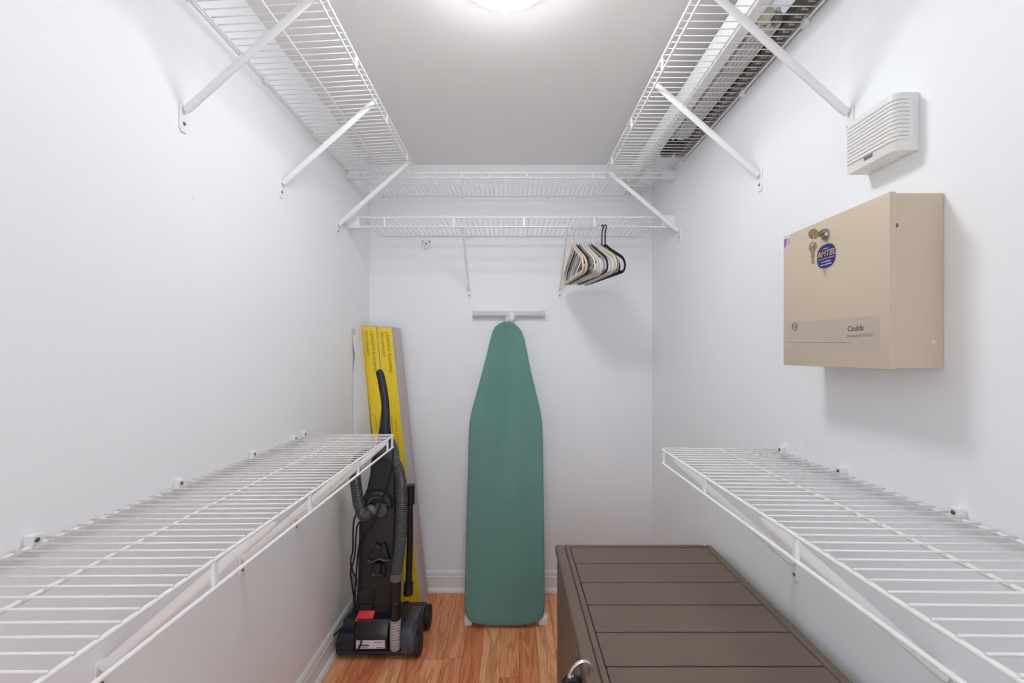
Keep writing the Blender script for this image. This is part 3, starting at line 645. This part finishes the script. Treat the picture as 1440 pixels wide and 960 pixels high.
# key one sits in the lock, its bow turned to the room
h1 = lk+nX*0.026
key('key', h1, 0.0112, lk+nX*0.009-h1, 0.010, (0, 0, 1))
h2 = pxX(1143, 347, pX-0.022)
key('key', h2, 0.0115, (0.0, -0.004, -1), 0.026, (0, 1, 0))
rc = (h1+h2)/2+V((-0.001, 0, 0.0))
bm = tube(B(), [rc+V((0.35*0.013*math.cos(q), 0.94*0.009*math.cos(q), 0.0135*math.sin(q))) for q in [2*math.pi*k/20 for k in range(20)]], 0.0007, 6, closed=True)
obj('ring', bm, M_STEEL, t, smooth=True)
for hh, nm in ((h1+UP*-0.004+nX*0.0015, 'bow_hole'), (h2+UP*0.004+nX*0.0015, 'bow_hole')):
    obj(nm, lathe(B(), hh, nX, [(0, 0), (0.0026, 0), (0.0026, 0.0004), (0, 0.0004)], 12), mat('hole_pale', srgb(214, 200, 176), 0.5), t)

# ------------------------------------------------------------------ siren box above it
sX, sY0, sY1, sZ0, sZ1 = 0.7275, 0.810, 0.926, 1.695, 1.806
t = thing('siren_box', (XR, (sY0+sY1)/2, sZ0), 'white louvred siren box on the right wall above the beige alarm panel', 'siren')
cr = 0.014
front = [V((XR-0.012, sY0, 0)), V((sX+cr, sY0, 0))]+[V((sX+cr-cr*math.sin(q), sY0+cr-cr*math.cos(q), 0)) for q in [math.pi/2*k/7 for k in range(1, 8)]]+[V((sX, sY1, 0))]
prof = [V((XR-0.0004, sY0, 0))]+front[1:]+[V((XR-0.0004, sY1, 0))]
M_SIR = mat('siren_plastic', (0.78, 0.77, 0.75, 1), 0.4)
obj('housing', prism(B(), [p+V((0, 0, sZ0)) for p in prof], V((0, 0, sZ1-sZ0)), 0.002, 2), M_SIR, t, auto=35)
def offset_poly(pl, d):
    out = []
    for i, p in enumerate(pl):
        a = pl[max(i-1, 0)]; c = pl[min(i+1, len(pl)-1)]; tt = (c-a).normalized(); out.append(p+V((-tt.y, tt.x, 0))*d)
    return out
run = [p.copy() for p in front]; run[0] = V((XR-0.020, sY0, 0)); run[-1] = V((sX, sY1-0.002, 0))
o1 = offset_poly(run, -0.0022); 
if (o1[5]-V((XR, sY1, 0))).length < (run[5]-V((XR, sY1, 0))).length: o1 = offset_poly(run, 0.0022)
for k in range(10):
    z = 1.7215+k*0.00765
    obj('slot', prism(B(), [p+V((0, 0, z-0.0008)) for p in [q+(r-q)*0.12 for q, r in zip(run, o1)]+run[::-1]], V((0, 0, 0.0016))), M_SIR, t)
for k in range(11):                          # raised louvre bars between the slots
    z = 1.7215+(k-1)*0.00765+0.0009; z1 = z+0.00585
    obj('louvre', prism(B(), [p+V((0, 0, z)) for p in [q+(r-q)*1.25 for q, r in zip(run, o1)]+run[::-1]], V((0, 0, z1-z)), 0.0004, 1), M_SIR, t, auto=35)
a, c = pxX(1215, 222, sX), pxX(1227, 221, sX)
obj('nameplate', box(B(), sX-0.0006, sX+0.001, c.y, a.y, 1.706, 1.7125), mat('plate_silver', srgb(120, 124, 132), 0.4, 0.5), t)
# ------------------------------------------------------------------ blind parts on the upper right shelf
zs = 2.1812
M_BLIND = mat('blind_white', (0.83, 0.83, 0.83, 1), 0.4, bump=(40, 0.15, 0.003))
t = thing('blind_valance', (0.625, 1.3, zs), 'long white boxed valance lying lengthwise on the upper right wire shelf', 'blind valance')
obj('valance_body', box(B(), 0.600, 0.646, 0.45, 2.270, zs+0.0004, zs+0.068, 0.006, 2), M_BLIND, t, auto=40)
obj('end_wrap', box(B(), 0.596, 0.650, 2.225, 2.300, zs+0.0002, zs+0.073, 0.016, 1), mat('wrap_film', (0.50, 0.50, 0.48, 1), 0.2, bump=(50, 0.8, 0.01)), t)
t = thing('vane_pack', (0.687, 1.45, zs), 'bundle of pale blind vanes on the upper right wire shelf between valance and track', 'blind vanes')
for k in range(5):
    x0 = 0.6545+k*0.0128
    obj('vane', box(B(), x0, x0+0.0118, 1.135+0.01*(k % 2), 1.755-0.012*(k % 3), zs+0.0006, zs+0.052-0.004*(k % 2), 0.003, 1), mat('vane_vinyl', (0.64, 0.64, 0.62, 1), 0.45), t)
for y in (1.20, 1.33, 1.47, 1.61, 1.71):
    obj('strap', box(B(), 0.653, 0.719, y, y+0.008, zs+0.0002, zs+0.054), mat('strap_grey', (0.40, 0.40, 0.40, 1), 0.5), t)
obj('end_roller', lathe(B(), V((0.668, 1.126, zs+0.020)), (0, -1, 0), [(0, -0.01), (0.019, -0.01), (0.019, 0.012), (0.014, 0.016), (0.006, 0.014), (0, 0.014)], 18), mat('aged_plastic', srgb(206, 200, 176), 0.5), t, auto=40)
obj('end_roller', lathe(B(), V((0.703, 1.130, zs+0.014)), (0, -1, 0), [(0, -0.01), (0.013, -0.01), (0.013, 0.008), (0.008, 0.011), (0, 0.010)], 16), mat('dull_metal', (0.25, 0.25, 0.24, 1), 0.4, 0.6), t, auto=40)
t = thing('dark_blocks', (0.68, 1.83, zs), 'dark loose bracket parts at the far end of the upper right wire shelf', 'bracket parts')  # loose dark blocks near the shelf's far end
for x0, x1, ya, yb, h in ((0.655, 0.690, 1.775, 1.845, 0.030), (0.690, 0.722, 1.785, 1.86, 0.022), (0.660, 0.712, 1.862, 1.905, 0.026)):
    obj('block', box(B(), x0, x1, ya, yb, zs+0.0004, zs+h, 0.004, 1), mat('dark_block', (0.03, 0.03, 0.028, 1), 0.4), t)
t = thing('blind_track', (0.742, 1.2, zs), 'narrow brown blind track with pale pieces added as wire reflections, on the upper right shelf along the wall', 'blind track')
bm = B(); prism(bm, [V((x, 0.5, z)) for x, z in ((0.7245, zs+0.0004), (0.758, zs+0.0004), (0.758, zs+0.03), (0.7555, zs+0.03), (0.7555, zs+0.003), (0.727, zs+0.003), (0.727, zs+0.03), (0.7245, zs+0.03))], V((0, 1.40, 0)))
obj('channel', bm, mat('bronze_track', srgb(104, 96, 86), 0.45, 0.3), t)
cm = B(); box(cm, 0, 0.018, -0.0022, 0.0022, -0.0032, 0); box(cm, 0.0, 0.0035, -0.008, 0.0022, -0.0032, 0)
me = bpy.data.meshes.new('wire_reflection'); cm.to_mesh(me); cm.free(); me.materials.append(mat('reflection_taupe', srgb(176, 170, 160), 0.5))
for k in range(54):  # pale pieces put in for reflections of the shelf wires
    y = 0.515+k*0.0254
    o = link('wire_reflection', me, t); o.location = V((0.732, y+0.006, zs+0.0006))-t.location
